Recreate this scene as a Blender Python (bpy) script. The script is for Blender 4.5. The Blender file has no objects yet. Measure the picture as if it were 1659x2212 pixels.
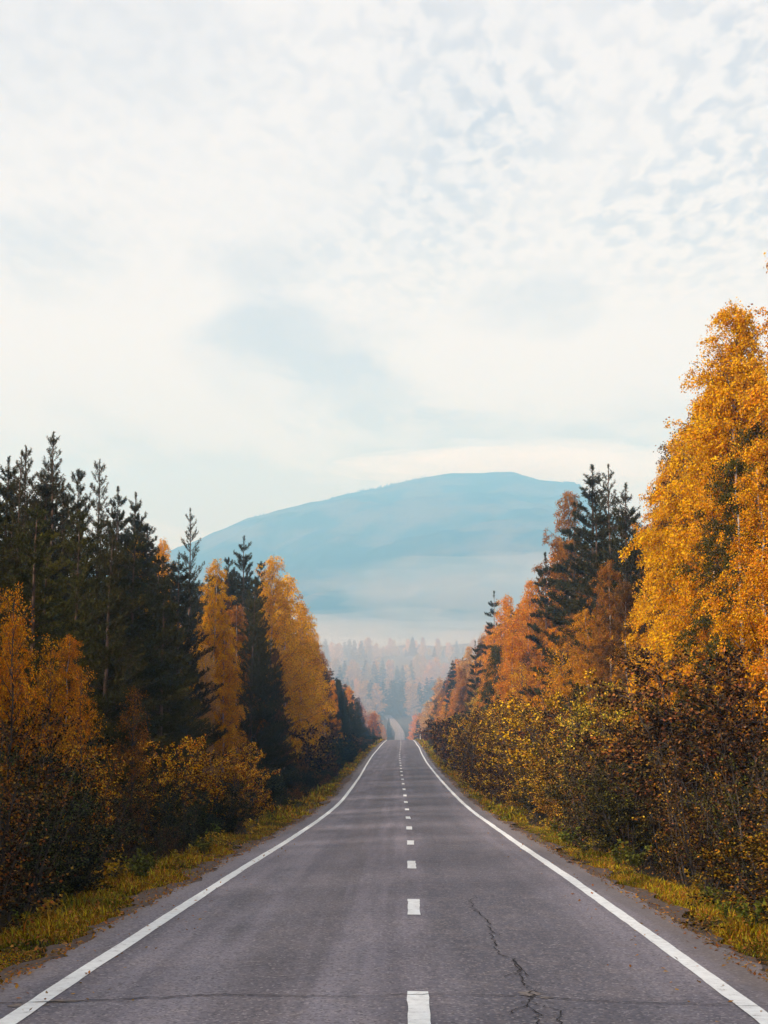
import bpy, math, random
import numpy as np

# ------------------------------------------------------------------ camera, sky, sun, exposure
scene = bpy.context.scene
COL = scene.collection
F, CX, CY = 3300.0, 829.5, 1106.0            # focal length and centre in picture units (1659 x 2212)
PITCH = math.atan((1600 - CY) / F)
YAW = math.atan((870 - CX) / F)
EYE = 1.8
cam_d = bpy.data.cameras.new('camera')
cam = bpy.data.objects.new('camera', cam_d)
COL.objects.link(cam)
cam_d.sensor_fit = 'HORIZONTAL'
cam_d.sensor_width = 36.0
cam_d.lens = 36.0 * F / 1659.0
cam_d.clip_start = 0.1
cam_d.clip_end = 9000.0
cam.location = (0, 0, EYE)
cam.rotation_euler = (math.pi / 2 + PITCH, 0, YAW)
scene.camera = cam

SUN_EL, SUN_AZ = math.radians(27), math.radians(230)    # azimuth clockwise from +Y (the road's direction)
CLOUD_WHITE, CLOUD_GREY, CLOUD_GAIN = (0.965, 0.925, 0.905), (0.62, 0.60, 0.64), 0.725
SUN_STRENGTH = 5.0
scene.view_settings.view_transform = 'Standard'
scene.view_settings.look = 'None'
scene.view_settings.exposure = 0.45
scene.view_settings.gamma = 1.0
scene.cycles.max_bounces = 8
scene.cycles.diffuse_bounces = 3
scene.cycles.volume_bounces = 3
scene.cycles.use_denoising = True

world = bpy.data.worlds.new('World')
scene.world = world
world.use_nodes = True


def sky_nodes(nt):
    N, L = nt.nodes, nt.links
    N.clear()
    out = N.new('ShaderNodeOutputWorld')
    bg = N.new('ShaderNodeBackground')
    L.new(bg.outputs[0], out.inputs[0])

    def math_n(op, a=None, b=None, clamp=False):
        n = N.new('ShaderNodeMath'); n.operation = op; n.use_clamp = clamp
        for i, v in enumerate((a, b)):
            if v is None: continue
            if isinstance(v, (int, float)): n.inputs[i].default_value = v
            else: L.new(v, n.inputs[i])
        return n.outputs[0]

    def ramp(v, p0, p1):
        n = N.new('ShaderNodeMapRange'); n.interpolation_type = 'SMOOTHSTEP'
        L.new(v, n.inputs[0]); n.inputs[1].default_value = p0; n.inputs[2].default_value = p1
        return n.outputs[0]

    def noise(vec, scale, detail, rough, dist=0.0):
        n = N.new('ShaderNodeTexNoise'); n.inputs['Scale'].default_value = scale
        n.inputs['Detail'].default_value = detail; n.inputs['Roughness'].default_value = rough
        n.inputs['Distortion'].default_value = dist
        L.new(vec, n.inputs['Vector']); return n.outputs[0]

    def mix(f, a, b):
        n = N.new('ShaderNodeMix'); n.data_type = 'RGBA'
        L.new(f, n.inputs[0]) if not isinstance(f, float) else setattr(n.inputs[0], 'default_value', f)
        for i, v in ((6, a), (7, b)):
            if isinstance(v, tuple): n.inputs[i].default_value = (*v, 1)
            else: L.new(v, n.inputs[i])
        return n.outputs[2]

    sky = N.new('ShaderNodeTexSky'); sky.sky_type = 'NISHITA'; sky.sun_disc = False
    sky.sun_elevation = SUN_EL; sky.sun_rotation = SUN_AZ
    blue = N.new('ShaderNodeVectorMath'); blue.operation = 'SCALE'
    L.new(sky.outputs[0], blue.inputs[0]); blue.inputs['Scale'].default_value = 0.10
    tc = N.new('ShaderNodeTexCoord')
    sp = N.new('ShaderNodeSeparateXYZ'); L.new(tc.outputs['Generated'], sp.inputs[0])
    den = math_n('MAXIMUM', math_n('ADD', sp.outputs[2], 0.04), 0.05)
    px, py = math_n('DIVIDE', sp.outputs[0], den), math_n('DIVIDE', sp.outputs[1], den)
    cb = N.new('ShaderNodeCombineXYZ'); L.new(px, cb.inputs[0]); L.new(math_n('MULTIPLY', py, 0.5), cb.inputs[1])
    P = cb.outputs[0]
    # small rounded altocumulus cells seen on the cloud sheet, softened into veils by broad noise
    puff = noise(P, 27.0, 3.0, 0.5, 0.3)
    puff = ramp(puff, 0.36, 0.60)
    broad = noise(P, 2.6, 3.0, 0.55)
    veil = noise(P, 1.15, 3.0, 0.5, 0.5)
    where = ramp(broad, 0.40, 0.60)                     # where the puffs break the veil
    hi = ramp(sp.outputs[2], 0.25, 0.33)                # puffs are only resolved well above the horizon
    where = math_n('MULTIPLY', math_n('ADD', math_n('MULTIPLY', where, 0.65), 0.40), hi)
    where = math_n('MULTIPLY', where, math_n('ADD', math_n('MULTIPLY', ramp(px, -0.35, 0.15), 0.75), 0.25))
    gap = math_n('MULTIPLY', math_n('SUBTRACT', 1.0, puff), where)
    soft = ramp(veil, 0.47, 0.66)
    grey = math_n('ADD', math_n('MULTIPLY', gap, 0.80), math_n('MULTIPLY', soft, 0.30), True)
    low = math_n('SUBTRACT', 1.0, ramp(sp.outputs[2], 0.14, 0.27))
    grey = math_n('ADD', grey, math_n('MULTIPLY', low, 0.65), True)
    # broad shaded undersides of thicker cloud
    az = math_n('ARCTAN2', sp.outputs[0], sp.outputs[1]); el = math_n('ARCSINE', sp.outputs[2])
    wn = noise(P, 4.5, 5.0, 0.6, 0.4)
    for qx, qy, rx, ry, amp in ((650, 735, 250, 85, .75), (800, 850, 190, 80, .50), (560, 570, 190, 60, .50), (1150, 665, 160, 60, .50), (90, 570, 170, 90, .50),
                                (120, 90, 420, 170, .28), (1050, 960, 420, 75, .60), (480, 1060, 330, 90, .55), (1450, 930, 260, 70, .22)):
        a0, b0 = (qx - CX) / F, (CY - qy) / F
        e0, z0 = PITCH + math.atan(b0), math.atan(a0) - YAW
        dx = math_n('MULTIPLY', math_n('SUBTRACT', az, z0), F / rx)
        dy = math_n('MULTIPLY', math_n('SUBTRACT', el, e0), F / ry)
        d2 = math_n('ADD', math_n('MULTIPLY', dx, dx), math_n('MULTIPLY', dy, dy))
        d2 = math_n('ADD', d2, math_n('MULTIPLY', math_n('SUBTRACT', wn, 0.5), 4.6))
        f = math_n('SUBTRACT', 1.0, ramp(d2, -0.3, 1.6))
        grey = math_n('ADD', grey, math_n('MULTIPLY', f, amp), True)
    cloud = mix(grey, CLOUD_WHITE, CLOUD_GREY)
    g = N.new('ShaderNodeVectorMath'); g.operation = 'SCALE'
    L.new(cloud, g.inputs[0]); g.inputs['Scale'].default_value = CLOUD_GAIN
    col = mix(0.92, blue.outputs[0], g.outputs[0])
    L.new(col, bg.inputs[0])
    bg.inputs[1].default_value = 1.0


sky_nodes(world.node_tree)
sun_d = bpy.data.lights.new('sun', 'SUN')
sun_d.energy = SUN_STRENGTH
sun_d.angle = math.radians(14)
sun_d.color = (1.0, 0.93, 0.87)
sun = bpy.data.objects.new('sun', sun_d)
COL.objects.link(sun)
sun.rotation_euler = (math.pi / 2 - SUN_EL, 0, math.pi - SUN_AZ)
sun.location = (0, 0, 60)

# ------------------------------------------------------------------ picture <-> place
CT, ST, CYW, SYW = math.cos(PITCH), math.sin(PITCH), math.cos(YAW), math.sin(YAW)


def project(x, y, z):
    d = -x * SYW + y * CYW
    xc = x * CYW + y * SYW
    zc = d * CT + (z - EYE) * ST
    yc = -d * ST + (z - EYE) * CT
    return CX + F * xc / zc, CY - F * yc / zc


def top_at(x, y, py):
    """height of the point above (x, y) that shows at picture row py"""
    b = (CY - py) / F
    d = -x * SYW + y * CYW
    return EYE + d * (ST + b * CT) / (CT - b * ST)


def y_for(px, py, x):
    """distance along the road at which the direction (px, py) passes over lateral position x"""
    a, b = (px - CX) / F, (CY - py) / F
    zc = x / (a * CYW - (CT - b * ST) * SYW)
    return zc * (a * SYW + (CT - b * ST) * CYW)


def smooth(e0, e1, v):
    t = np.clip((v - e0) / (e1 - e0), 0, 1)
    return t * t * (3 - 2 * t)


def hermite(xs, ys):
    xs, ys = np.array(xs, float), np.array(ys, float)
    m = np.gradient(ys, xs)

    def f(v):
        v = np.clip(np.asarray(v, float), xs[0], xs[-1])
        i = np.clip(np.searchsorted(xs, v) - 1, 0, len(xs) - 2)
        h = xs[i + 1] - xs[i]; t = (v - xs[i]) / h
        return ((2*t**3 - 3*t**2 + 1) * ys[i] + (t**3 - 2*t**2 + t) * h * m[i]
                + (-2*t**3 + 3*t**2) * ys[i+1] + (t**3 - t**2) * h * m[i+1])
    return f


road_z = hermite([-150, -40, 0, 10.7, 24, 39, 65, 95, 120, 167, 216, 280, 336, 420, 640, 900, 1150, 1300, 1600, 1720, 5000],
                 [1.5, .36, 0, -.10, -.27, -.52, -.80, -.64, -.38, .27, 1.08, 1.74, 1.98, .6, -6, .5, 15, 34, 80, 92, 100])
road_x = hermite([-150, 0, 24, 39, 65, 95, 120, 167, 216, 280, 336, 640, 960, 1060, 1150, 1250, 1400, 5000],
                 [-.13, -.13, -.08, -.05, -.09, -.24, -.37, -.58, -.54, -.60, -.70, -1.6, -2.0, -2.6, -7.0, -18.0, -40.0, -60.0])


def vnoise(x, y, seed=0):
    """cheap smooth value noise"""
    x, y = np.asarray(x, float), np.asarray(y, float)
    xi, yi = np.floor(x), np.floor(y)
    fx, fy = x - xi, y - yi
    fx, fy = fx*fx*(3-2*fx), fy*fy*(3-2*fy)

    def h(a, b):
        v = np.sin(a * 127.1 + b * 311.7 + seed * 74.7) * 43758.5453
        return v - np.floor(v)
    return ((h(xi, yi)*(1-fx) + h(xi+1, yi)*fx)*(1-fy) + (h(xi, yi+1)*(1-fx) + h(xi+1, yi+1)*fx)*fy) - .5


def ground_z(x, y):
    x, y = np.asarray(x, float), np.asarray(y, float)
    a = np.abs(x - road_x(y))
    z = road_z(y) - 0.16 + 0.06 * smooth(3.2, 3.9, a)
    z = z - 0.36 * smooth(3.9, 5.7, a) + 0.45 * smooth(6.5, 11, a)
    z = z + 0.05 * np.maximum(a - 12, 0) * (1 - smooth(60, 200, a)) + 7 * smooth(40, 200, a)
    z = z + smooth(1180, 1500, y) * smooth(8, 40, a) * (26 * vnoise(x * .012, y * .006, 12) + 8 * vnoise(x * .04, y * .02, 13))
    bump = smooth(3.7, 4.6, a)
    z = z + bump * (0.16 * vnoise(x * .9, y * .9, 1) + .35 * vnoise(x * .21, y * .21, 2))
    return z


# ------------------------------------------------------------------ mesh helpers
def make_mesh(name, verts, quads=None, tris=None):
    me = bpy.data.meshes.new(name)
    verts = np.ascontiguousarray(verts, dtype=np.float32)
    parts, starts, n = [], [], 0
    for f, k in ((quads, 4), (tris, 3)):
        if f is None or len(f) == 0: continue
        f = np.asarray(f, dtype=np.int32)
        parts.append(f.ravel()); starts.append(n + np.arange(len(f)) * k); n += f.size
    loops, starts = np.concatenate(parts), np.concatenate(starts).astype(np.int32)
    me.vertices.add(len(verts)); me.vertices.foreach_set('co', verts.ravel())
    me.loops.add(len(loops)); me.loops.foreach_set('vertex_index', loops)
    me.polygons.add(len(starts)); me.polygons.foreach_set('loop_start', starts)
    me.update(calc_edges=True)
    me.validate()
    return me


def link(name, data, parent=None, **props):
    o = bpy.data.objects.new(name, data)
    COL.objects.link(o)
    if parent is not None: o.parent = parent
    for k, v in props.items(): o[k] = v
    return o


def shade_smooth(me):
    me.polygons.foreach_set('use_smooth', np.ones(len(me.polygons), dtype=bool))


# ------------------------------------------------------------------ materials
def new_mat(name):
    m = bpy.data.materials.new(name); m.use_nodes = True
    nt = m.node_tree; nt.nodes.clear()
    out = nt.nodes.new('ShaderNodeOutputMaterial')
    return m, nt, out


class NB:
    """small node-building helper"""
    def __init__(s, nt): s.nt, s.N, s.L = nt, nt.nodes, nt.links

    def put(s, sock, v):
        if isinstance(v, (int, float)): sock.default_value = v
        elif isinstance(v, tuple): sock.default_value = (*v, 1) if len(v) == 3 and sock.type == 'RGBA' else v
        else: s.L.new(v, sock)

    def math(s, op, a, b=0.0, clamp=False):
        n = s.N.new('ShaderNodeMath'); n.operation = op; n.use_clamp = clamp
        s.put(n.inputs[0], a); s.put(n.inputs[1], b); return n.outputs[0]

    def mix(s, f, a, b, blend='MIX'):
        n = s.N.new('ShaderNodeMix'); n.data_type = 'RGBA'; n.blend_type = blend
        s.put(n.inputs[0], f); s.put(n.inputs[6], a); s.put(n.inputs[7], b); return n.outputs[2]

    def noise(s, vec, scale, detail=2.0, rough=.5, dist=0.0):
        n = s.N.new('ShaderNodeTexNoise')
        n.inputs['Scale'].default_value = scale; n.inputs['Detail'].default_value = detail
        n.inputs['Roughness'].default_value = rough; n.inputs['Distortion'].default_value = dist
        if vec is not None: s.L.new(vec, n.inputs['Vector'])
        return n.outputs[0]

    def step(s, v, a, b):
        n = s.N.new('ShaderNodeMapRange'); n.interpolation_type = 'SMOOTHSTEP'
        s.put(n.inputs[0], v); n.inputs[1].default_value = a; n.inputs[2].default_value = b
        return n.outputs[0]

    def coords(s, kind='Object'): return s.N.new('ShaderNodeTexCoord').outputs[kind]

    def scaled(s, vec, v):
        n = s.N.new('ShaderNodeVectorMath'); n.operation = 'MULTIPLY'
        s.put(n.inputs[0], vec); n.inputs[1].default_value = v; return n.outputs[0]

    def bsdf(s, col, rough=.8, spec=.3, normal=None):
        n = s.N.new('ShaderNodeBsdfPrincipled')
        s.put(n.inputs['Base Color'], col); s.put(n.inputs['Roughness'], rough)
        n.inputs['Specular IOR Level'].default_value = spec
        if normal is not None: s.L.new(normal, n.inputs['Normal'])
        return n.outputs[0]

    def bump(s, h, strength=.3, dist=.01):
        n = s.N.new('ShaderNodeBump'); n.inputs['Strength'].default_value = strength
        n.inputs['Distance'].default_value = dist; s.L.new(h, n.inputs['Height']); return n.outputs[0]


def foliage_mat(name, trans=.35, hue=.03, vlo=.5, vhi=1.35, patch=.35, second=(.5, .5, .5), power=1.0, spec=.08):
    """leaf colour comes from the tree's own colour (object colour), varied leaf by leaf and patch by patch"""
    m, nt, out = new_mat(name); b = NB(nt)
    oi = b.N.new('ShaderNodeObjectInfo')
    geo = b.N.new('ShaderNodeNewGeometry')
    rnd = geo.outputs['Random Per Island']
    co = b.coords()
    n = b.step(b.noise(co, .55, 2.0), .42, .68)
    base = b.mix(b.math('MULTIPLY', n, patch), oi.outputs['Color'], b.mix(1.0, oi.outputs['Color'], second, 'MULTIPLY'))
    hs = b.N.new('ShaderNodeHueSaturation')
    wn = b.N.new('ShaderNodeTexWhiteNoise'); wn.noise_dimensions = '1D'; b.L.new(rnd, wn.inputs['W'])
    b.put(hs.inputs['Hue'], b.math('ADD', b.math('MULTIPLY', b.math('SUBTRACT', wn.outputs[0], .5), hue * 2), .5))
    b.put(hs.inputs['Value'], b.math('ADD', b.math('MULTIPLY', b.math('POWER', rnd, power), vhi - vlo), vlo))
    b.put(hs.inputs['Color'], base)
    cap = b.N.new('ShaderNodeVectorMath'); cap.operation = 'MINIMUM'
    b.L.new(hs.outputs[0], cap.inputs[0]); cap.inputs[1].default_value = (.86, .52, .16)
    leaf = cap.outputs[0]
    p = b.bsdf(leaf, .55, spec)
    t = b.N.new('ShaderNodeBsdfTranslucent'); b.L.new(leaf, t.inputs[0])
    ms = b.N.new('ShaderNodeMixShader'); ms.inputs[0].default_value = trans
    b.L.new(p, ms.inputs[1]); b.L.new(t.outputs[0], ms.inputs[2]); b.L.new(ms.outputs[0], out.inputs[0])
    return m


def bark_mat(name, c1, c2, scale=(8, 8, 2), lo=.45, hi=.62):
    m, nt, out = new_mat(name); b = NB(nt)
    v = b.scaled(b.coords(), scale)
    n = b.noise(v, 1.0, 4.0, .6)
    s = b.step(n, lo, hi)
    b.L.new(b.bsdf(b.mix(s, c1, c2), .85, .2, b.bump(n, .5, .02)), out.inputs[0])
    return m


LEAF = foliage_mat('autumn_leaf', .40, .022, .40, 1.45, .45, (.75, .60, .6), 1.2)
THICKET = foliage_mat('thicket_leaf', .35, .03, .13, 4.2, .6, (.6, .5, .5), 4.0, .10)  # most leaves darkened to paint in thicket shade, a few kept bright
NEEDLE = foliage_mat('pine_needle', .12, .03, .6, 1.4, .4, (1.5, 1.2, .7))
GRASSM = foliage_mat('grass_blade', .3, .06, .25, 1.7, 1.0, (.26, .42, .35), 1.4)
BARK_W = bark_mat('birch_bark', (.36, .31, .27), (.05, .042, .038), (5, 5, 9), .56, .66)
BARK_P = bark_mat('pine_bark', (.12, .07, .045), (.045, .032, .025))
BARK_D = bark_mat('dark_bark', (.09, .07, .055), (.04, .03, .025))
TWIG = BARK_D


def ground_mat():
    m, nt, out = new_mat('forest_floor'); b = NB(nt)
    co = b.coords()
    n1, n2, n3 = b.noise(co, .6, 4.0), b.noise(co, 9.0, 4.0, .7), b.noise(co, 40.0, 3.0, .7)
    c = b.mix(b.step(n1, .4, .62), (.030, .020, .011), (.045, .034, .013))
    c = b.mix(b.step(n2, .55, .72), c, (.10, .05, .015))
    c = b.mix(b.math('MULTIPLY', b.step(n3, .5, .8), .5), c, (.02, .015, .01))
    b.L.new(b.bsdf(c, .95, .1, b.bump(n2, .8, .08)), out.inputs[0])
    return m


def hill_mat():
    m, nt, out = new_mat('wooded_hill'); b = NB(nt)
    co = b.coords()
    n1, n2 = b.noise(co, .007, 4.0, .6), b.noise(co, .09, 3.0, .6)
    c = b.mix(b.step(n1, .42, .6), (.022, .035, .03), (.075, .062, .035))
    c = b.mix(b.math('MULTIPLY', b.step(n2, .5, .7), .6), c, (.015, .022, .018))
    b.L.new(b.bsdf(c, 1.0, .0), out.inputs[0])
    return m


def asphalt_mat():
    m, nt, out = new_mat('asphalt'); b = NB(nt)
    co = b.coords()
    sp = b.N.new('ShaderNodeSeparateXYZ'); b.L.new(co, sp.inputs[0])
    x = sp.outputs[0]
    grain = b.noise(co, 95.0, 3.0, .75)
    stone = b.N.new('ShaderNodeTexVoronoi'); stone.inputs['Scale'].default_value = 48.0; b.L.new(co, stone.inputs['Vector'])
    blot = b.noise(b.scaled(co, (.9, .16, 1)), 1.0, 5.0, .62)
    streak = b.noise(b.scaled(co, (2.6, .05, 1)), 1.0, 4.0, .6)
    mott = b.noise(co, 3.2, 4.0, .65)
    c = b.mix(b.step(streak, .36, .64), (.148, .132, .160), (.238, .214, .248))
    c = b.mix(b.math('MULTIPLY', b.step(blot, .47, .66), .75), c, (.108, .100, .120))
    # older, darker surfacing in the lane right of the centre line
    wob = b.math('ADD', x, b.math('MULTIPLY', b.math('SUBTRACT', blot, .5), 1.6))
    band = b.math('MULTIPLY', b.step(wob, .05, .55), b.math('SUBTRACT', 1.0, b.step(wob, 1.5, 2.4)))
    c = b.mix(b.math('MULTIPLY', band, .7), c, (.088, .083, .102))
    wob2 = b.math('ADD', x, b.math('MULTIPLY', b.math('SUBTRACT', streak, .5), 1.0))
    band2 = b.math('MULTIPLY', b.step(wob2, -1.55, -1.25), b.math('SUBTRACT', 1.0, b.step(wob2, -.95, -.55)))
    c = b.mix(b.math('MULTIPLY', band2, .55), c, (.125, .108, .12))
    c = b.mix(b.math('MULTIPLY', b.step(mott, .45, .75), .35), c, (.29, .235, .225))
    # chippings: pale and dark specks
    rnd = b.N.new('ShaderNodeSeparateColor'); b.L.new(stone.outputs['Color'], rnd.inputs[0])
    c = b.mix(b.math('MULTIPLY', b.step(rnd.outputs[0], .80, .95), .6), c, (.42, .37, .37))
    c = b.mix(b.math('MULTIPLY', b.step(rnd.outputs[1], .72, .92), .6), c, (.04, .037, .045))
    c = b.mix(b.math('MULTIPLY', b.step(grain, .52, .70), .6), c, (.05, .046, .052))
    # dusty outer margin
    a = b.math('ABSOLUTE', b.math('ADD', x, .2))
    dust = b.math('MULTIPLY', b.step(b.math('ADD', a, b.math('MULTIPLY', mott, .5)), 2.95, 3.45), .55)
    c = b.mix(dust, c, (.17, .135, .115))
    nrm = b.bump(grain, .55, .006)
    b.L.new(b.bsdf(c, .82, .3, nrm), out.inputs[0])
    return m


def paint_mat():
    m, nt, out = new_mat('road_paint'); b = NB(nt)
    co = b.coords()
    n, g = b.noise(co, 9.0, 5.0, .7), b.noise(co, 70.0, 3.0, .7)
    c = b.mix(b.step(n, .35, .7), (.86, .87, .86), (.70, .70, .69))
    c = b.mix(b.math('MULTIPLY', b.step(b.math('ADD', b.math('MULTIPLY', n, .6), b.math('MULTIPLY', g, .4)), .585, .64), .8), c, (.20, .18, .18))
    b.L.new(b.bsdf(c, .7, .3, b.bump(g, .4, .004)), out.inputs[0])
    return m


def plain_mat(name, c1, c2, scale, rough=.9, bs=.5):
    m, nt, out = new_mat(name); b = NB(nt)
    n = b.noise(b.coords(), scale, 4.0, .65)
    b.L.new(b.bsdf(b.mix(b.step(n, .38, .64), c1, c2), rough, .2, b.bump(n, bs, .02)), out.inputs[0])
    return m


FLOOR, HILLM, ASPH, PAINT = ground_mat(), hill_mat(), asphalt_mat(), paint_mat()
TAR = plain_mat('crack_tar', (.014, .012, .013), (.03, .026, .026), 30)
PATCHM = plain_mat('pale_patch', (.25, .20, .17), (.16, .14, .14), 14)
SHOULDER = plain_mat('shoulder_gravel', (.12, .088, .075), (.085, .055, .040), 18)

# ------------------------------------------------------------------ ground, hill
HILL_PX = [(-900, 1420), (-400, 1380), (100, 1290), (300, 1225), (450, 1165), (560, 1120), (660, 1095), (760, 1068), (850, 1050),
           (920, 1033), (1000, 1027), (1090, 1027), (1140, 1040), (1205, 1045), (1216, 1040), (1226, 1062), (1260, 1105), (1330, 1180), (1450, 1280), (1800, 1390), (2500, 1450)]
RIDGE_Y = 4200.0


def grid(xs, ys, zf):
    X, Y = np.meshgrid(xs, ys)
    V = np.stack([X, Y, zf(X, Y)], -1).reshape(-1, 3)
    nx, ny = len(xs), len(ys)
    i = (np.arange(ny - 1)[:, None] * nx + np.arange(nx - 1)[None, :]).ravel()
    return V, np.stack([i, i + 1, i + nx + 1, i + nx], -1)


def sheet():
    near = np.arange(-14, 14.01, .5)
    side = np.concatenate([np.linspace(16, 60, 16), np.linspace(75, 2400, 32)])
    xs = np.concatenate([-side[::-1], near, side])
    ys = np.concatenate([np.linspace(-140, 4, 30), np.arange(5, 90, .6), np.arange(90, 420, 3.0), np.arange(430, 1800, 20.0), np.arange(1850, 4800, 50.0)])
    V, Q = grid(xs, ys, ground_z)
    me = make_mesh('ground', V, Q); shade_smooth(me)
    me.materials.append(FLOOR)
    return link('ground', me, kind='structure')


def hill_z(x, y):
    hx = np.array([((p - CX) / F * CYW - CT * SYW) for p, _ in HILL_PX])
    tops = np.array([top_at(0, RIDGE_Y, q + 16) for _, q in HILL_PX])
    lat = hx * RIDGE_Y
    ridge = np.interp(x, lat, tops)
    t = smooth(1900, RIDGE_Y, y)
    back = 1 - smooth(RIDGE_Y, RIDGE_Y + 400, y) * .6
    z = 70 + (ridge - 70) * t * back
    spur = 60 * np.exp(-((y - 2900 - .25 * x) / 220.0) ** 2) * smooth(-200, 260, x + 90 * vnoise(x * .006, y * .006, 5))
    rough = (40 * vnoise(x * .007, y * .007, 6) + 18 * vnoise(x * .025, y * .025, 7)) * (4 * t * (1 - t) + .22)
    return z + spur + rough


def hill():
    V, Q = grid(np.arange(-2300, 2301, 16.0), np.concatenate([np.arange(1850, 4150, 28.0), np.arange(4150, 4720, 16.0)]), hill_z)
    me = make_mesh('hill', V, Q); shade_smooth(me); me.materials.append(HILLM)
    return link('hill', me, kind='structure')


GROUND = sheet()
HILL = hill()


def hill_wood():
    r = np.random.default_rng(5)
    n = 5200
    x = r.uniform(-1080, 1080, n)
    y = RIDGE_Y + r.uniform(-120, 40, n)
    z = hill_z(x, y) - 1
    h, w = r.uniform(7, 19, n), r.uniform(3.0, 6.0, n)
    k = 6
    ang = np.arange(k) * 2 * np.pi / k
    ring = np.stack([x[:, None] + w[:, None] * np.cos(ang), y[:, None] + w[:, None] * np.sin(ang), np.repeat((z + h * .12)[:, None], k, 1)], -1)
    ring2 = ring.copy(); ring2[..., :2] = np.stack([x, y], -1)[:, None, :] + (ring[..., :2] - np.stack([x, y], -1)[:, None, :]) * r.uniform(.45, .8, (n, k, 1))
    ring2[..., 2] = (z + h * .5)[:, None]
    tip = np.stack([x, y, z + h], -1)[:, None, :]
    V = np.concatenate([ring, ring2, tip], 1).reshape(-1, 3)
    b0 = (np.arange(n) * (2 * k + 1))[:, None]
    j, j2 = np.arange(k), (np.arange(k) + 1) % k
    quads = np.stack([b0 + j, b0 + j2, b0 + k + j2, b0 + k + j], -1).reshape(-1, 4)
    tris = np.stack([b0 + k + j, b0 + k + j2, np.broadcast_to(b0 + 2 * k, (n, k))], -1).reshape(-1, 3)
    me = make_mesh('hill_wood', V, quads, tris); me.materials.append(HILLM)
    link('hill_wood', me, kind='stuff', label='far wood covering the blue hill beyond the road', category='wood')


hill_wood()


# ------------------------------------------------------------------ road
def strip(ys, left, right, lift, cols=2):
    """ribbon lying on the road: left/right offsets from the road's centre per row"""
    ys = np.asarray(ys, float)
    t = np.linspace(0, 1, cols)
    X = road_x(ys)[:, None] + left[:, None] * (1 - t) + right[:, None] * t
    Y = np.repeat(ys[:, None], cols, 1)
    Z = road_surface(X, Y) + lift
    V = np.stack([X, Y, Z], -1).reshape(-1, 3)
    n = len(ys)
    i = (np.arange(n - 1)[:, None] * cols + np.arange(cols - 1)).ravel()
    return V, np.stack([i, i + 1, i + cols + 1, i + cols], -1)


def road_surface(x, y):
    crown = -.018 * np.abs(x - road_x(y))
    return road_z(y) + crown + .012 * vnoise(x * .5, y * .25, 3)


def rows(y0, y1):
    out, y = [], y0
    while y < y1:
        out.append(y); y += .22 if y < 60 else (.8 if y < 200 else 2.5)
    return np.array(out + [y1])


YR = rows(-20, 560)
YF = np.arange(760, 1400, 5.0)
R0 = np.random.default_rng(11)


def ragged(ys, amp, seed):
    return amp * (vnoise(ys * .45, ys * 0, seed) * 1.2 + vnoise(ys * 2.1, ys * 0, seed + 1) * .8 + vnoise(ys * 6.0, ys * 0, seed + 2) * .5)


Vr, Qr = strip(YR, -3.20 + ragged(YR, .18, 20), 3.17 + ragged(YR, .16, 30), 0.0, 33)
Vf, Qf = strip(YF, np.full(len(YF), -3.2), np.full(len(YF), 3.2), 0.05, 9)
me = make_mesh('road', np.concatenate([Vr, Vf]), np.concatenate([Qr, Qf + len(Vr)]))
shade_smooth(me); me.materials.append(ASPH)
ROAD = link('road', me, kind='structure')

for nm, a, b_, sd in (('shoulder', -3.50, -3.0, 40), ('shoulder', 2.95, 3.46, 50)):
    l = a + (ragged(YR, .30, sd) if a < 0 else 0)
    r = b_ + (ragged(YR, .30, sd) if a > 0 else 0)
    l = np.broadcast_to(l, YR.shape); r = np.broadcast_to(r, YR.shape)
    V, Q = strip(YR, l, r, -.022, 5)
    me = make_mesh(nm, V, Q); shade_smooth(me); me.materials.append(SHOULDER)
    link(nm, me, ROAD)

for off, sd in ((-2.665, 60), (2.665, 70)):
    e = ragged(YR, .012, sd); wv = .05 * vnoise(YR * .03, YR * 0, sd + 5) * np.clip(YR / 60, 0, 3)
    V, Q = strip(YR, off - .078 + e + wv, off + .078 + ragged(YR, .012, sd + 3) + wv, .007, 3)
    me = make_mesh('edge_line', V, Q); me.materials.append(PAINT)
    link('edge_line', me, ROAD)

# centre dashes: tops of the dashes read off the photograph -> about 2 m dash, 8 m apart
def crack(pts, width, seed, sub=9):
    r = np.random.default_rng(seed)
    P = []
    for (xa, ya), (xb, yb) in zip(pts[:-1], pts[1:]):
        for t in np.linspace(0, 1, sub, endpoint=False):
            P.append((xa + (xb - xa) * t, ya + (yb - ya) * t))
    P.append(pts[-1]); P = np.array(P)
    d = np.gradient(P, axis=0); nrm = np.stack([-d[:, 1], d[:, 0]], -1) / (np.linalg.norm(d, axis=1, keepdims=True) + 1e-9)
    seg = np.linalg.norm(np.array(pts[-1]) - np.array(pts[0])) / len(P)
    P = P + nrm * (r.normal(0, 1, (len(P), 1)) * min(.018, seg * .35))
    w = width * r.uniform(.25, 1.0, (len(P), 1))
    A, B = P - nrm * w / 2, P + nrm * w / 2
    V = np.stack([A, B], 1).reshape(-1, 2)
    V = np.concatenate([V, road_surface(V[:, 0], V[:, 1])[:, None] + .009], 1)
    i = np.arange(len(P) - 1) * 2
    me = make_mesh('crack', V, np.stack([i, i + 1, i + 3, i + 2], -1)); me.materials.append(TAR)
    link('crack', me, ROAD)


def at_road(px, py):
    x, y = 0.0, 12.0
    z = 0.0
    for _ in range(12):
        a, b = (px - CX) / F, (CY - py) / F
        zc = (z - EYE) / (ST + b * CT)
        d, xc = zc * (CT - b * ST), a * zc
        x, y = xc * CYW - d * SYW, xc * SYW + d * CYW
        z = float(road_surface(x, y))
    return x, y


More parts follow.
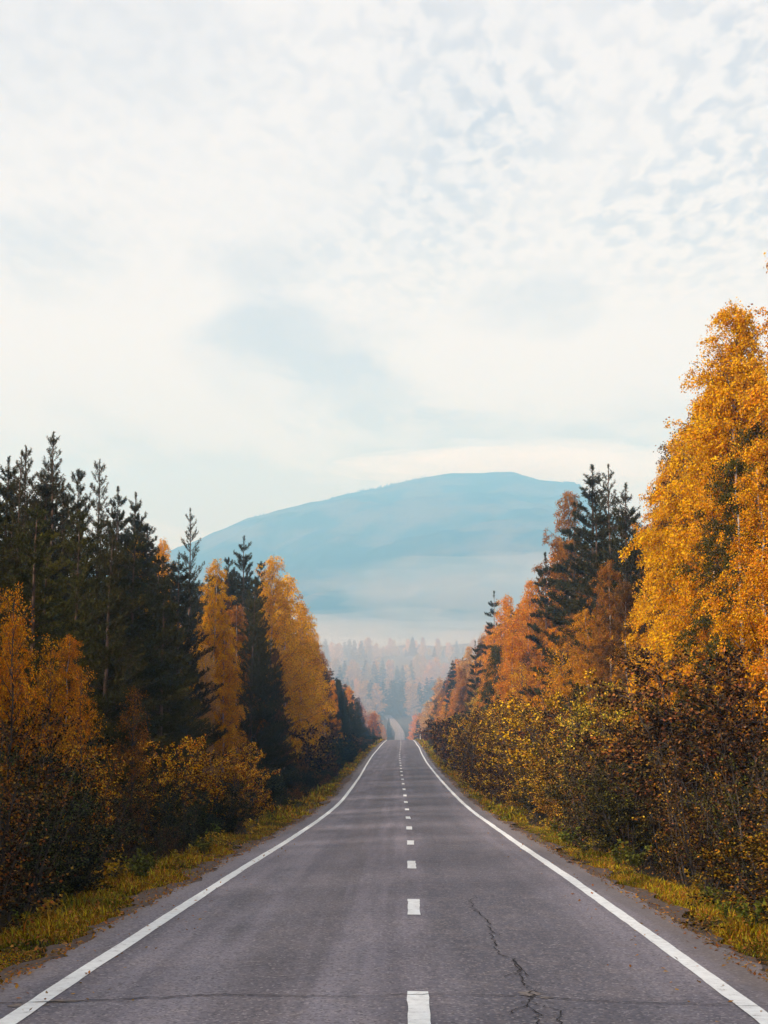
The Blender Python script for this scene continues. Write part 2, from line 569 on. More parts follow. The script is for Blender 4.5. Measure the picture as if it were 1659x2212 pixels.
def dashes():
    far1, far2 = at_road(899, 2143)[1], at_road(889, 1943)[1]
    step = far2 - far1
    k, e = 0, far1
    while e < 335:
        ln = 2.05 + R0.uniform(-.12, .12)
        ys = np.linspace(e - ln, e, 14)
        V, Q = strip(ys, .22 - .078 + ragged(ys, .014, 80 + k), .22 + .078 + ragged(ys, .014, 180 + k), .007, 3)
        me = make_mesh('centre_dash', V, Q); me.materials.append(PAINT)
        link('centre_dash', me, ROAD)
        k += 1; e = far1 + k * step


dashes()
crack([at_road(*p) for p in ((-60, 2171), (80, 2167), (240, 2161), (400, 2153), (500, 2150), (620, 2152))], .035, 1)
crack([at_road(*p) for p in ((620, 2152), (760, 2155), (900, 2150), (1010, 2150), (1130, 2154))], .02, 2)
crack([at_road(*p) for p in ((1130, 2152), (1300, 2165), (1480, 2170), (1700, 2178))], .022, 3)
crack([at_road(*p) for p in ((1030, 1938), (1016, 1946), (1020, 1962), (1050, 1985), (1064, 2015), (1068, 2042), (1076, 2060), (1110, 2075),
                             (1122, 2100), (1126, 2122), (1148, 2140), (1146, 2165), (1160, 2200), (1168, 2240))], .015, 4, 7)
for i, (p, q) in enumerate((((1110, 2075), (1150, 2085)), ((1122, 2100), (1090, 2112)), ((1126, 2120), (1165, 2128)), ((1146, 2165), (1205, 2185)),
                            ((1150, 2142), (1195, 2152)), ((1155, 2195), (1215, 2200)), ((1146, 2165), (1100, 2190)), ((1205, 2185), (1215, 2240)),
                            ((1064, 2015), (1085, 2022)), ((1110, 2075), (1140, 2110)))):
    crack([at_road(*p), at_road(*q)], .014, 20 + i, 8)


def patch(cx, cy, rx, ry, seed):
    px, py = at_road(cx, cy)
    r = np.random.default_rng(seed)
    a = np.linspace(0, 2 * np.pi, 22, endpoint=False)
    rr = r.uniform(.55, 1.0, 22)
    V = np.stack([px + np.cos(a) * rx * rr, py + np.sin(a) * ry * rr], -1)
    V = np.concatenate([[[px, py]], V])
    V = np.concatenate([V, road_surface(V[:, 0], V[:, 1])[:, None] + .0045], 1)
    j = np.arange(22)
    me = make_mesh('worn_patch', V, None, np.stack([j * 0, j + 1, (j + 1) % 22 + 1], -1)); me.materials.append(PATCHM)
    link('worn_patch', me, ROAD)


patch(120, 2164, .24, .10, 1); patch(60, 2172, .2, .10, 3)
patch(1145, 2147, .12, .16, 2); patch(1180, 2156, .06, .06, 4)


# ------------------------------------------------------------------ plants: building blocks
def unit(v): return v / (np.linalg.norm(v, axis=-1, keepdims=True) + 1e-9)


class Wood:
    """collects tapered tubes for a trunk and its limbs"""
    def __init__(s): s.V, s.Q, s.n, s.first = [], [], 0, None

    def tube(s, P, r0, r1, k=5):
        P = np.asarray(P, float); n = len(P)
        d = unit(np.gradient(P, axis=0))
        ref = np.where(np.abs(d[:, 2:3]) > .9, np.array([[1., 0, 0]]), np.array([[0, 0, 1.]]))
        u = unit(np.cross(d, ref)); v = np.cross(d, u)
        R = np.linspace(r0, r1, n)[:, None, None] if np.isscalar(r0) else np.asarray(r0)[:, None, None]
        a = np.arange(k) * 2 * np.pi / k
        ring = P[:, None, :] + R * (np.cos(a)[None, :, None] * u[:, None, :] + np.sin(a)[None, :, None] * v[:, None, :])
        s.V.append(ring.reshape(-1, 3))
        i = np.arange(n - 1)[:, None] * k; j = np.arange(k)[None, :]; j2 = (j + 1) % k
        s.Q.append((np.stack([i + j, i + j2, i + k + j2, i + k + j], -1) + s.n).reshape(-1, 4))
        s.n += n * k
        if s.first is None: s.first = len(s.Q[0])

    def mesh(s, name, mat, limb=None):
        me = make_mesh(name, np.concatenate(s.V), np.concatenate(s.Q)); shade_smooth(me); me.materials.append(mat)
        if limb is not None:
            me.materials.append(limb)
            ix = np.ones(len(me.polygons), dtype=np.int32); ix[:s.first] = 0
            me.polygons.foreach_set('material_index', ix)
        return me


def leaves_mesh(name, P, D, size, r, mat, narrow=.62, up=.35, droop=0.0):
    """one folded rhombus per leaf: P base points, D pointing direction"""
    n = len(P)
    D = unit(D + r.normal(0, .55, (n, 3)) + np.array([0, 0, -droop]))
    N = unit(r.normal(0, 1, (n, 3)) + np.array([0, 0, up * 2]))
    S = unit(np.cross(D, N)); N = np.cross(S, D)
    L = (size * r.uniform(.65, 1.3, n))[:, None]
    W = L * narrow * .5
    a = P; c = P + D * L
    m = P + D * L * .45 + N * L * r.uniform(-.12, .18, (n, 1))
    V = np.stack([a, m - S * W, c, m + S * W], 1).reshape(-1, 3)
    q = np.arange(n)[:, None] * 4 + np.arange(4)[None, :]
    me = make_mesh(name, V, q); me.materials.append(mat)
    return me


def along(P, t):
    """points at parameters t (0..1) of a polyline"""
    n = len(P) - 1
    f = np.clip(t * n, 0, n - 1e-6); i = f.astype(int); w = (f - i)[:, None]
    return P[i] * (1 - w) + P[i + 1] * w


def bend(p0, d, L, r, n=6, lift=0.0, jitter=.12):
    """a curving shoot from p0"""
    P = [np.asarray(p0, float)]; d = unit(np.asarray(d, float))
    for _ in range(n - 1):
        d = unit(d + np.array([0, 0, lift / n]) + r.normal(0, jitter, 3) / math.sqrt(n) * .8)
        P.append(P[-1] + d * L / (n - 1))
    return np.array(P)


def birch(seed, H=13.0, crown=2.6, base=.14, leaf=.055, dens=1.0, limbs=60, droop=1.0, taper=1.15, bark=BARK_W, wood=True, k=6, loose=.05):
    """slender tree, ascending limbs, hanging twigs strung with leaves"""
    r = np.random.default_rng(seed); w = Wood()
    tz = np.linspace(0, 1, 14)
    wob = np.cumsum(r.normal(0, .055, (14, 2)), 0) * (H / 13); wob[0] = 0
    T = np.concatenate([wob, (tz * H)[:, None]], 1)
    w.tube(T, .011 * H, .012, k + 2)
    LP, LD = [], []
    ga = r.uniform(0, 6.3)
    for i in range(limbs):
        t = base + (1 - base) * ((i + r.uniform(0, 1)) / limbs) ** .95
        s = (t - base) / (1 - base)
        env = crown * min(1.0, .45 + 2.2 * s) * (1 - s ** 1.7) ** (.62 * taper) + .22
        ga += 2.4 + r.normal(0, .35)
        L = env * r.uniform(.72, 1.2)
        el = math.radians(28 + 32 * s + r.normal(0, 8))
        d = np.array([math.cos(ga) * math.cos(el), math.sin(ga) * math.cos(el), math.sin(el)])
        p0 = along(T, np.array([t * .985]))[0]
        B = bend(p0, d, L * 1.15, r, 7, -.35 + .3 * s, .2)
        w.tube(B, .012 + .02 * L / 2.6, .004, 4)
        nt = max(4, int(L * 6.5))
        for j in range(nt):
            u = r.uniform(.22, 1.0)
            q = along(B, np.array([u]))[0]
            ta = r.uniform(0, 6.3)
            dd = unit(unit(B[-1] - B[0]) * .7 + np.array([math.cos(ta), math.sin(ta), r.uniform(-.5, .6)]))
            tl = r.uniform(.35, .95) * (.65 + .35 * L / 2)
            C = bend(q, dd, tl, r, 5, -2.1 * droop * r.uniform(.4, 1.3), .25)
            if wood: w.tube(C, .006, .002, 3)
            m = int(tl * 62 * dens * r.uniform(.5, 1.4))
            if m < 1: continue
            tt = r.uniform(.1, 1.03, m)
            LP.append(along(C, tt) + r.normal(0, loose, (m, 3))); LD.append(np.repeat(unit(C[-1:] - C[:1]), m, 0))
    P, D = np.concatenate(LP), np.concatenate(LD)
    return (w.mesh('birch_trunk', bark, BARK_D), leaves_mesh('birch_crown', P, D, leaf, r, LEAF, .7, .2, .5), H)


def pine(seed, H=12.0, R=1.9, needle=.10, dens=1.0, gap=.46, first=.10, up=1.0, shape=.8, sparse=0.0, per=6):
    """whorled branches with upturned candle-like shoots"""
    r = np.random.default_rng(seed); w = Wood()
    tz = np.linspace(0, 1, 14)
    wob = np.cumsum(r.normal(0, .018, (14, 2)), 0) * H / 12; wob[0] = 0
    T = np.concatenate([wob, (tz * H)[:, None]], 1)
    w.tube(T, .0105 * H, .010, 7)
    LP, LD = [], []

    def shoot(C, thick, m):
        w.tube(C, thick, .004, 3)
        if m < 1: return
        tt = r.uniform(.12, 1.0, m)
        LP.append(along(C, tt) + r.normal(0, .012, (m, 3)))
        LD.append(np.repeat(unit(C[-1:] - C[:1]), m, 0) * .9 + r.normal(0, .42, (m, 3)))
    z = first * H
    while z < H * .985:
        t = z / H; s = (t - first) / (1 - first)
        n = max(3, int(round(per * r.uniform(.7, 1.2) * (1 if s < .9 else .8))))
        a0 = r.uniform(0, 6.3)
        for i in range(n):
            a = a0 + i * 2 * math.pi / n + r.normal(0, .25)
            L = R * (1 - s) ** shape * r.uniform(.6, 1.15) + .20
            if r.random() < .12: L *= .55
            el = math.radians((4 + 34 * s) * up + r.normal(0, 7))
            d = np.array([math.cos(a) * math.cos(el), math.sin(a) * math.cos(el), math.sin(el)])
            B = bend(along(T, np.array([t]))[0] + np.array([0, 0, r.uniform(-.1, .1)]), d, L, r, 6, .55 * up, .12)
            shoot(B, .008 + .012 * L / 2, int(L * 85 * dens))
            nb = int(L * 5.2 * (1 - sparse)) + 2
            side = 1
            for j in range(nb):
                u = .25 + .72 * (j + r.uniform(0, 1)) / nb
                q = along(B, np.array([u]))[0]
                f = unit(B[-1] - B[0]); sd = unit(np.cross(f, [0, 0, 1])) * side; side = -side
                dd = unit(f * .75 + sd * r.uniform(.5, .95) + np.array([0, 0, r.uniform(.1, .7)]))
                l = max(.16, L * .42 * (1.15 - u) * r.uniform(.7, 1.3))
                C = bend(q, dd, l, r, 4, .9 * up, .15)
                shoot(C, .006, int(l * 120 * dens) + 4)
        z += gap * r.uniform(.8, 1.2)
    C = np.array([T[-1] - [0, 0, .5], T[-1], T[-1] + [0, 0, .18]]); shoot(C, .010, int(130 * dens))
    P, D = np.concatenate(LP), np.concatenate(LD)
    return (w.mesh('pine_trunk', BARK_P), leaves_mesh('pine_crown', P, D, needle, r, NEEDLE, .22, 0, 0), H + .2)


def shrub(seed, H=4.0, R=1.7, stems=9, leaf=.055, dens=1.0, spread=.35, wood=True):
    """several stems from one root, side twigs, loose leaves"""
    r = np.random.default_rng(seed); w = Wood()
    LP, LD = [], []
    for i in range(stems):
        a = i * 2.4 + r.normal(0, .3)
        tilt = r.uniform(.05, 1.0) * spread * 1.5
        d = np.array([math.cos(a) * tilt, math.sin(a) * tilt, 1])
        L = H * r.uniform(.68, 1.0)
        S = bend((math.cos(a) * .12, math.sin(a) * .12, -.15), d, L * 1.03, r, 8, .2, .2)
        w.tube(S, .006 + .005 * H, .004, 5)
        for j in range(int(L * 4.6)):
            u = r.uniform(.10, 1.0) ** .85
            q = along(S, np.array([u]))[0]
            ta = r.uniform(0, 6.3); e = r.uniform(.0, .9)
            dd = np.array([math.cos(ta), math.sin(ta), e])
            tl = R * .62 * r.uniform(.45, 1.15) * (1.25 - .8 * u)
            C = bend(q, dd, tl, r, 5, .15, .35)
            if wood: w.tube(C, .007, .002, 3)
            for jj in range(3):
                qq = along(C, np.array([r.uniform(.25, .95)]))[0]
                E = bend(qq, unit(C[-1] - C[0]) + r.normal(0, .6, 3), tl * .45, r, 4, -.2, .3)
                if wood: w.tube(E, .004, .0015, 3)
                m = int(tl * 26 * dens * r.uniform(.4, 1.5))
                if m: LP.append(along(E, r.uniform(.1, 1.0, m)) + r.normal(0, .04, (m, 3))); LD.append(np.repeat(unit(E[-1:] - E[:1]), m, 0))
            m = int(tl * 30 * dens * r.uniform(.4, 1.5))
            if m: LP.append(along(C, r.uniform(.3, 1.02, m)) + r.normal(0, .04, (m, 3))); LD.append(np.repeat(unit(C[-1:] - C[:1]), m, 0))
    P, D = np.concatenate(LP), np.concatenate(LD)
    return (w.mesh('shrub_stem', BARK_D), leaves_mesh('shrub_crown', P, D, leaf, r, THICKET, .68, .3, .25), H)


# ------------------------------------------------------------------ plant kinds, three levels of fineness
LIB = {
    'hero': [birch(100, 14.0, 2.7, .10, .060, 3.6, 120, 1.2, 1.35, loose=.07)],
    'birch_n': [birch(s, 13.0, 2.3, .12, .066, 2.3, 66, 1.1, loose=.07) for s in (1, 2, 3)],
    'birch_sparse': [birch(s, 8.0, 1.5, .12, .075, .72, 40, .6, 1.0, BARK_D, loose=.09) for s in (15, 16, 17)],
    'birch_m': [birch(s, 13.0, 2.2, .10, .10, 1.5, 60, 1.0, wood=False, k=4, loose=.12) for s in (11, 12, 13)],
    'birch_f': [birch(s, 13.0, 2.3, .08, .22, .45, 50, .9, wood=False, k=4, loose=.2) for s in (21, 22)],
    'pine_n': [pine(s, 11.5, 2.5, .085, 1.35, .46, .06, .95, .78) for s in (31, 32, 33)],
    'pine_thin': [pine(s, 12.0, 2.0, .075, 1.0, .50, .10, 1.05, .80, .2, 5) for s in (34, 35)],
    'pine_m': [pine(s, 13.0, 2.6, .13, 1.0, .55, .06, .95, .8) for s in (41, 42)],
    'pine_pad': [pine(s, 14.0, 2.6, .15, 1.1, .95, .18, .45, .62, 0, 5) for s in (45, 46)],
    'pine_f': [pine(s, 14.0, 3.0, .34, .20, .75, .04, .5, .9, .1, 6) for s in (51, 52)],
    'shrub_n': [shrub(s, 4.2, 1.9, 11, .066, 1.7, .40) for s in (61, 62, 63)],
    'shrub_thin': [shrub(s, 4.6, 1.5, 7, .060, .9, .28) for s in (64, 65)],
    'shrub_m': [shrub(s, 4.2, 1.9, 9, .12, .65, .40, False) for s in (71, 72, 73)],
    'shrub_f': [shrub(s, 4.2, 2.0, 6, .26, .22, .40, False) for s in (81, 82)],
}

GOLD, AMBER, ORANGE, RUST, BROWN, OLIVE, YELLOW, PALE = ((.86, .420, .005), (.76, .335, .005), (.72, .280, .007), (.36, .140, .014),
                                                     (.13, .060, .015), (.085, .070, .010), (.80, .48, .02), (.62, .36, .13))
PINE_D, PINE_G, PINE_L = (.036, .032, .008), (.054, .048, .009), (.115, .098, .012)
RNG = random.Random(7)
SPECIES = {'hero': 'birch_tree', 'birch': 'birch_tree', 'pine': 'pine_tree', 'shrub': 'shrub'}
CAT = {'birch_tree': 'birch', 'pine_tree': 'pine', 'shrub': 'shrub', 'sapling': 'sapling'}


def jitter(c, amt=.14):
    v = 1 + RNG.uniform(-amt, amt)
    return tuple(max(0, x * v * (1 + RNG.uniform(-amt, amt) * .5)) for x in c)


def plant(kind, x, y, H, colour, label, group=None, wide=1.0, lean=0.0, sink=.05, pick=None):
    bank = LIB[kind]
    i = RNG.randrange(len(bank)) if pick is None else pick
    trunk, crown, h0 = bank[i]
    name = SPECIES[kind.split('_')[0]]
    s = H / h0
    z = float(ground_z(x, y)) - sink
    o = link(name, None, None, label=label, category=CAT[name])
    if group: o['group'] = group
    o.empty_display_size = .2
    o.location = (x, y, z)
    o.rotation_euler = (RNG.uniform(-.02, .02), lean + RNG.uniform(-.02, .02), RNG.uniform(0, 6.28))
    o.scale = (s * wide, s * wide, s)
    t = link('trunk' if name != 'shrub' else 'stem', trunk, o)
    c = link('crown' if name != 'shrub' else 'foliage', crown, o)
    c.color = (*colour, 1)
    return o


def lod(y, base):
    if base == 'pine_pad' or base == 'birch_sparse' or base == 'pine_thin' or base == 'hero' or base == 'shrub_thin': return base
    return base + ('_n' if y < 95 else '_m' if y < 260 else '_f')


LEFT = sorted([(-500, 700), (-200, 880), (0, 990), (60, 1005), (120, 985), (150, 1020), (180, 1075), (215, 1060), (260, 1075), (300, 1110), (325, 1160), (365, 1190), (440, 1205),
               (470, 1240), (520, 1215), (560, 1225), (600, 1235), (650, 1310), (680, 1380), (695, 1410), (730, 1455), (770, 1500), (800, 1545), (830, 1592)])
RIGHT = sorted([(878, 1590), (895, 1550), (930, 1490), (950, 1445), (990, 1420), (1030, 1400), (1060, 1320), (1090, 1295), (1150, 1260), (1180, 1190), (1215, 1110), (1260, 1050),
                (1330, 1060), (1365, 1110), (1400, 1110), (1450, 1010), (1500, 900), (1540, 800), (1590, 760), (1640, 720), (1700, 560), (2200, 300)])
RIGHT_0 = sorted([(878, 1590), (895, 1555), (950, 1480), (1030, 1440), (1060, 1390), (1090, 1340), (1150, 1340), (1180, 1330), (1215, 1260), (1260, 1240),
                  (1340, 1290), (1400, 1270), (1450, 1130), (1500, 1040), (1560, 950), (1640, 850), (1700, 760), (2200, 500)])
# rows reached by the tops of the shrubs that front the trees
LEFT_S = sorted([(-500, 1350), (0, 1440), (100, 1480), (200, 1600), (300, 1640), (370, 1570), (450, 1640), (530, 1620), (640, 1640), (740, 1570), (800, 1585), (830, 1597)])
RIGHT_S = sorted([(878, 1596), (910, 1570), (960, 1545), (1050, 1500), (1130, 1470), (1250, 1445), (1330, 1460), (1450, 1470), (1659, 1480), (2200, 1300)])


def row_of(tab, px):
    return float(np.interp(px, [a for a, _ in tab], [b for _, b in tab]))


def capped_height(x, y, tab, drop, lo, hi):
    zt = float(ground_z(x, y)) + 8
    for _ in range(4):
        px, _q = project(x, y, zt)
        zt = top_at(x, y, row_of(tab, px) + drop)
    return max(lo, min(hi, zt - float(ground_z(x, y)))), px


def show(kind, px, py, x, colour, label, **kw):
    """a tree whose tip shows at (px, py), standing x metres to the side of the road"""
    y = y_for(px, py, x)
    H = top_at(x, y, py) - float(ground_z(x, y)) + .05
    return plant(lod(y, kind), x, y, H, colour, label, **kw)


# ---- trees one can single out: the pine side (pines outnumber birches there)
for px, py, x, wide, kind, col, lab in (
    (10, 985, -11.0, 1.0, 'pine', PINE_D, 'tall dark pine at the end of the forest row across from the giant golden birch'),
    (38, 972, -10.2, .85, 'pine_thin', PINE_D, 'thin dark pine just before the twin of the tallest spiky pine'),
    (76, 963, -10.6, .95, 'pine_thin', PINE_D, 'dark spiky pine close beside the tallest spire of the pine side'),
    (120, 930, -10.8, .95, 'pine_thin', PINE_D, 'tallest spire-topped pine of the pine side with sparse see-through tip'),
    (163, 1014, -10.5, .9, 'pine', PINE_D, 'dark pine with blunt tip between the two spired pines'),
    (218, 994, -11.0, .95, 'pine_thin', PINE_D, 'spired pine with open airy tip standing clear above dark neighbours'),
    (252, 1050, -10.5, .9, 'pine', PINE_D, 'dark pine with ragged top just past the airy spired pine'),
    (288, 1062, -11.0, .95, 'pine', PINE_D, 'dark pine with several upright tips before the first golden crown'),
    (318, 1128, -11.5, .9, 'pine', PINE_D, 'lower dark pine stepping down beside the first golden crown'),
    (410, 1098, -11.5, .85, 'pine_thin', PINE_D, 'lone slim pine with sparse top against the pale sky, before the hill'),
    (525, 1158, -9.6, 1.0, 'pine', PINE_D, 'dark bushy pine standing against the hill beside the big golden birches'),
    (493, 1205, -10.2, .9, 'pine', PINE_D, 'small dark pine tucked against the bushy pine before the hill'),
    (558, 1215, -9.4, .85, 'pine', PINE_D, 'slim dark pine half hidden behind the big golden birches'),
    (95, 1148, -8.2, 1.25, 'pine', PINE_L, 'full olive green pine standing in front of the dark pine row'),
    (30, 1105, -8.6, 1.2, 'pine', PINE_G, 'broad mossy green pine behind the orange saplings'),
    (150, 1360, -7.4, 1.15, 'pine', PINE_L, 'young olive green pine lower than the full olive one beside it'),
    (210, 1120, -8.8, 1.1, 'pine', PINE_G, 'green pine body filling the stand below the airy spire'),
    (255, 1180, -8.6, 1.2, 'pine', PINE_D, 'dark pine body in front of the first golden crown'),
    (345, 1200, -8.8, 1.15, 'pine', PINE_G, 'dark green pine body under the lone slim pine'),
    (395, 1200, -8.4, 1.15, 'pine', PINE_D, 'dark pine wall before the narrow golden birch'),
    (555, 1345, -7.4, .9, 'pine', PINE_G, 'dark green pine standing before the big golden birches'),
    (604, 1450, -6.9, .9, 'pine', PINE_G, 'short dark pine at the feet of the big golden birches'),
    (590, 1390, -7.3, .9, 'pine', BROWN, 'brownish dying pine in front of the big golden birches'),
):
    show(kind, px, py, x, jitter(col, .08), lab, wide=wide)
for px, py, x, wide, col, lab in (
    (298, 1160, -10.8, .5, GOLD, 'first golden crown showing among the dark pines'),
    (358, 1168, -11.5, .6, AMBER, 'amber birch top peeking behind the dark pines'),
    (466, 1212, -8.0, .62, GOLD, 'narrow golden birch column between dark pines'),
    (485, 1330, -7.6, .7, AMBER, 'amber birch with white trunk leaning beside the narrow golden birch'),
    (515, 1310, -8.4, .8, RUST, 'russet birch with pale leaning trunk before the bushy pine'),
    (440, 1395, -8.0, .55, PALE, 'pale fading birch sapling at the foot of the narrow golden birch'),
    (588, 1203, -8.0, .95, GOLD, 'taller of the big golden birches standing against the hill'),
    (622, 1245, -7.7, .95, GOLD, 'middle one of the big golden birches beside the hill'),
    (652, 1300, -7.4, .95, GOLD, 'brightest big golden birch overhanging the verge of the pine side'),
    (674, 1368, -7.2, .8, GOLD, 'lower golden birch at the end of the golden group'),
    (700, 1415, -9.0, .8, RUST, 'rusty birch just past the golden group'),
    (715, 1470, -7.6, .7, ORANGE, 'reddish orange birch with rounded head past the golden group'),
    (150, 1375, -6.6, .8, ORANGE, 'glowing orange sapling in front of the olive green pines'),
    (30, 1330, -6.8, .62, ORANGE, 'slim orange sapling with pale stem at the row end on the pine side'),
    (20, 1280, -7.6, .4, AMBER, 'thin amber sapling rising before the mossy pine'),
    (100, 1440, -6.2, .7, RUST, 'rusty brown sapling with scattered pale leaves'),
):
    kind = 'birch'
    show(kind, px, py, x, jitter(col, .06), lab, wide=wide)

for px, py, x, wide, col, lab in (
    (40, 1290, -6.3, .6, ORANGE, 'tall loose orange sapling beside the mossy green pine'),
    (118, 1395, -5.9, .7, (.70, .30, .008), 'loose amber sapling with glinting leaves over the dark thicket'),
    (178, 1455, -5.8, .7, ORANGE, 'orange sapling leaning over the thicket next to the glowing one'),
    (290, 1500, -6.2, .8, RUST, 'russet sapling before the dark pine trunks'),
    (1215, 1400, 6.6, 1.0, AMBER, 'loose amber sapling before the reddish brown birch'),
    (1120, 1440, 6.9, 1.0, GOLD, 'loose golden sapling behind the amber shrub'),
    (1035, 1490, 6.9, 1.0, YELLOW, 'yellow sapling behind the yellow rounded shrub'),
    (1400, 1390, 6.3, 1.0, AMBER, 'amber sapling under the flank of the giant golden birch'),
):
    show('birch_sparse', px, py, x, jitter(col, .06), lab, wide=wide)

# ---- the birch side
show('hero', 1572, 668, 8.6, GOLD, 'giant golden birch with tapering crown, highest on its side of the road', wide=1.0)
show('hero', 1785, 360, 10.2, AMBER, 'tall amber birch standing behind the giant golden birch', wide=.9)
for px, py, x, wide, kind, col, lab in (
    (1478, 930, 8.8, .85, 'birch', GOLD, 'golden birch under the flank of the giant one'),
    (1437, 1000, 8.2, .65, 'birch', GOLD, 'lower golden birch with feathery edge before the dark pines'),
    (1530, 1040, 7.6, .9, 'birch', AMBER, 'amber birch in front of the giant golden birch'),
    (1630, 1010, 7.0, 1.0, 'birch', AMBER, 'deep amber birch below the giant golden crown'),
    (1272, 1006, 9.0, 1.4, 'pine', PINE_D, 'dark pine with the highest tip on the birch side'),
    (1316, 1003, 9.2, .9, 'pine_thin', PINE_D, 'slim dark pine next to the highest pine of the birch side'),
    (1352, 1046, 8.8, 1.1, 'pine', PINE_D, 'dark pine wedged against the golden birch'),
    (1235, 1062, 10.0, .7, 'birch', RUST, 'sparse russet birch behind the dark pine tip'),
    (1325, 1215, 7.7, .75, 'birch', RUST, 'reddish brown birch in front of the dark pines'),
    (1355, 1260, 7.2, .8, 'birch', BROWN, 'dull brown birch between the reddish birch and golden birch'),
    (1290, 1095, 8.3, 1.35, 'pine', PINE_D, 'dark full pine body below the highest pine tip'),
    (1225, 1105, 8.8, 1.1, 'pine_pad', PINE_D, 'dark pine with layered branches overhanging the orange birches'),
    (1178, 1195, 8.4, .85, 'pine_pad', PINE_D, 'layered dark pine leaning out before the orange birches'),
    (1140, 1258, 8.8, .8, 'birch', ORANGE, 'orange birch under the layered dark pine'),
    (1100, 1288, 8.6, .75, 'birch', ORANGE, 'upright orange birch beside the hazy layered pine'),
    (1066, 1278, 9.0, .8, 'pine_pad', PINE_D, 'hazy layered pine standing out against the hill'),
    (1030, 1385, 7.4, .75, 'pine_pad', PINE_D, 'shorter pine with flat branch layers by the road bend'),
    (1010, 1398, 9.0, .8, 'birch', PALE, 'pale pinkish birch before the road crest'),
    (1055, 1400, 7.6, .75, 'birch', ORANGE, 'orange birch in front of the hazy layered pine'),
    (975, 1428, 8.6, .9, 'pine', PINE_D, 'narrow hazy conifer between pale birches near the crest'),
    (945, 1465, 8.8, .9, 'birch', PALE, 'pale peach birch furthest along the birch side'),
    (995, 1440, 8.0, .8, 'birch', RUST, 'russet birch beside the narrow hazy conifer'),
):
    show(kind, px, py, x, jitter(col, .06), lab, wide=wide)

def near(side, y):
    if side < 0: return 'by the olive green pines' if y < 58 else 'by the big golden birches' if y < 130 else 'towards the crest'
    return 'by the giant golden birch' if y < 58 else 'by the layered dark pines' if y < 130 else 'towards the crest'


# ---- the rest of the stands on either side, kept below the skyline of the photograph
for side, tab in ((-1, LEFT), (1, RIGHT)):
    sname = 'pine' if side < 0 else 'birch'
    for r_i, (x0, x1, step, drop) in enumerate(((7.2, 8.8, 3.0, 60), (10.0, 13.0, 2.5, 16), (15.5, 20.0, 4.5, 8))):
        y = 22.0 if side < 0 else 26.0
        while y < 395:
            x = side * RNG.uniform(x0, x1)
            dr = RNG.uniform(.4, 1.8) * drop * (1 if y < 150 else .5)
            H, px = capped_height(x, y, RIGHT_0 if (side > 0 and r_i == 0) else tab, dr, 3.0, 15.0)
            u = RNG.random()
            if side < 0:
                if r_i == 0: kind, col = ('pine', PINE_G) if (u < .8 or y < 58) else ('birch', RNG.choice((BROWN, RUST, AMBER, BROWN, OLIVE)))
                else: kind, col = ('pine', PINE_D) if (u < .88 or y < 70) else ('birch', RNG.choice((RUST, BROWN, AMBER)))
            else:
                if r_i == 0: kind, col = ('birch', RNG.choice((AMBER, RUST, ORANGE, BROWN, OLIVE))) if u < .85 else ('pine', PINE_G)
                else: kind, col = ('birch', RNG.choice((AMBER, RUST, ORANGE, BROWN))) if u < .65 else ('pine', PINE_D)
            if side < 0 and r_i == 0 and (555 < px < 700 or 425 < px < 530): H = 0        # the golden groups stand free here
            if H > 3.2:
                hue = 'dark green' if kind == 'pine' else 'olive' if col == OLIVE else 'golden' if col == AMBER else 'orange' if col == ORANGE else 'brown'
                row = ('front row', 'second row', 'deep rows')[r_i]
                plant(lod(y, kind), x, y, H, jitter(col), f'{hue} {kind} in the {sname} side {row} {near(side, y)}',
                      f'{hue} {kind} trees, {row} of the {sname}-side stand {near(side, y)}', wide=RNG.uniform(.85, 1.1) * (1.15 if H < 8 else 1.0) * (1.2 if (side < 0 and kind == 'pine') else 1.0))
            y += (step + y * .022) * RNG.uniform(.7, 1.3)

for x0, x1 in ((-9.0, -7.5), (-13.0, -10.5), (-19, -15)):  # out-of-view pines, added to cast shade over the near road
    y = -26.0
    while y < 22:
        plant('pine_m', RNG.uniform(x0, x1), y, RNG.uniform(10.5, 13.5), jitter(PINE_D), 'dark green pine added out of view to shade the road, behind the photographer', 'added shade-casting dark green pines behind the photographer')
        y += RNG.uniform(3.0, 4.6)

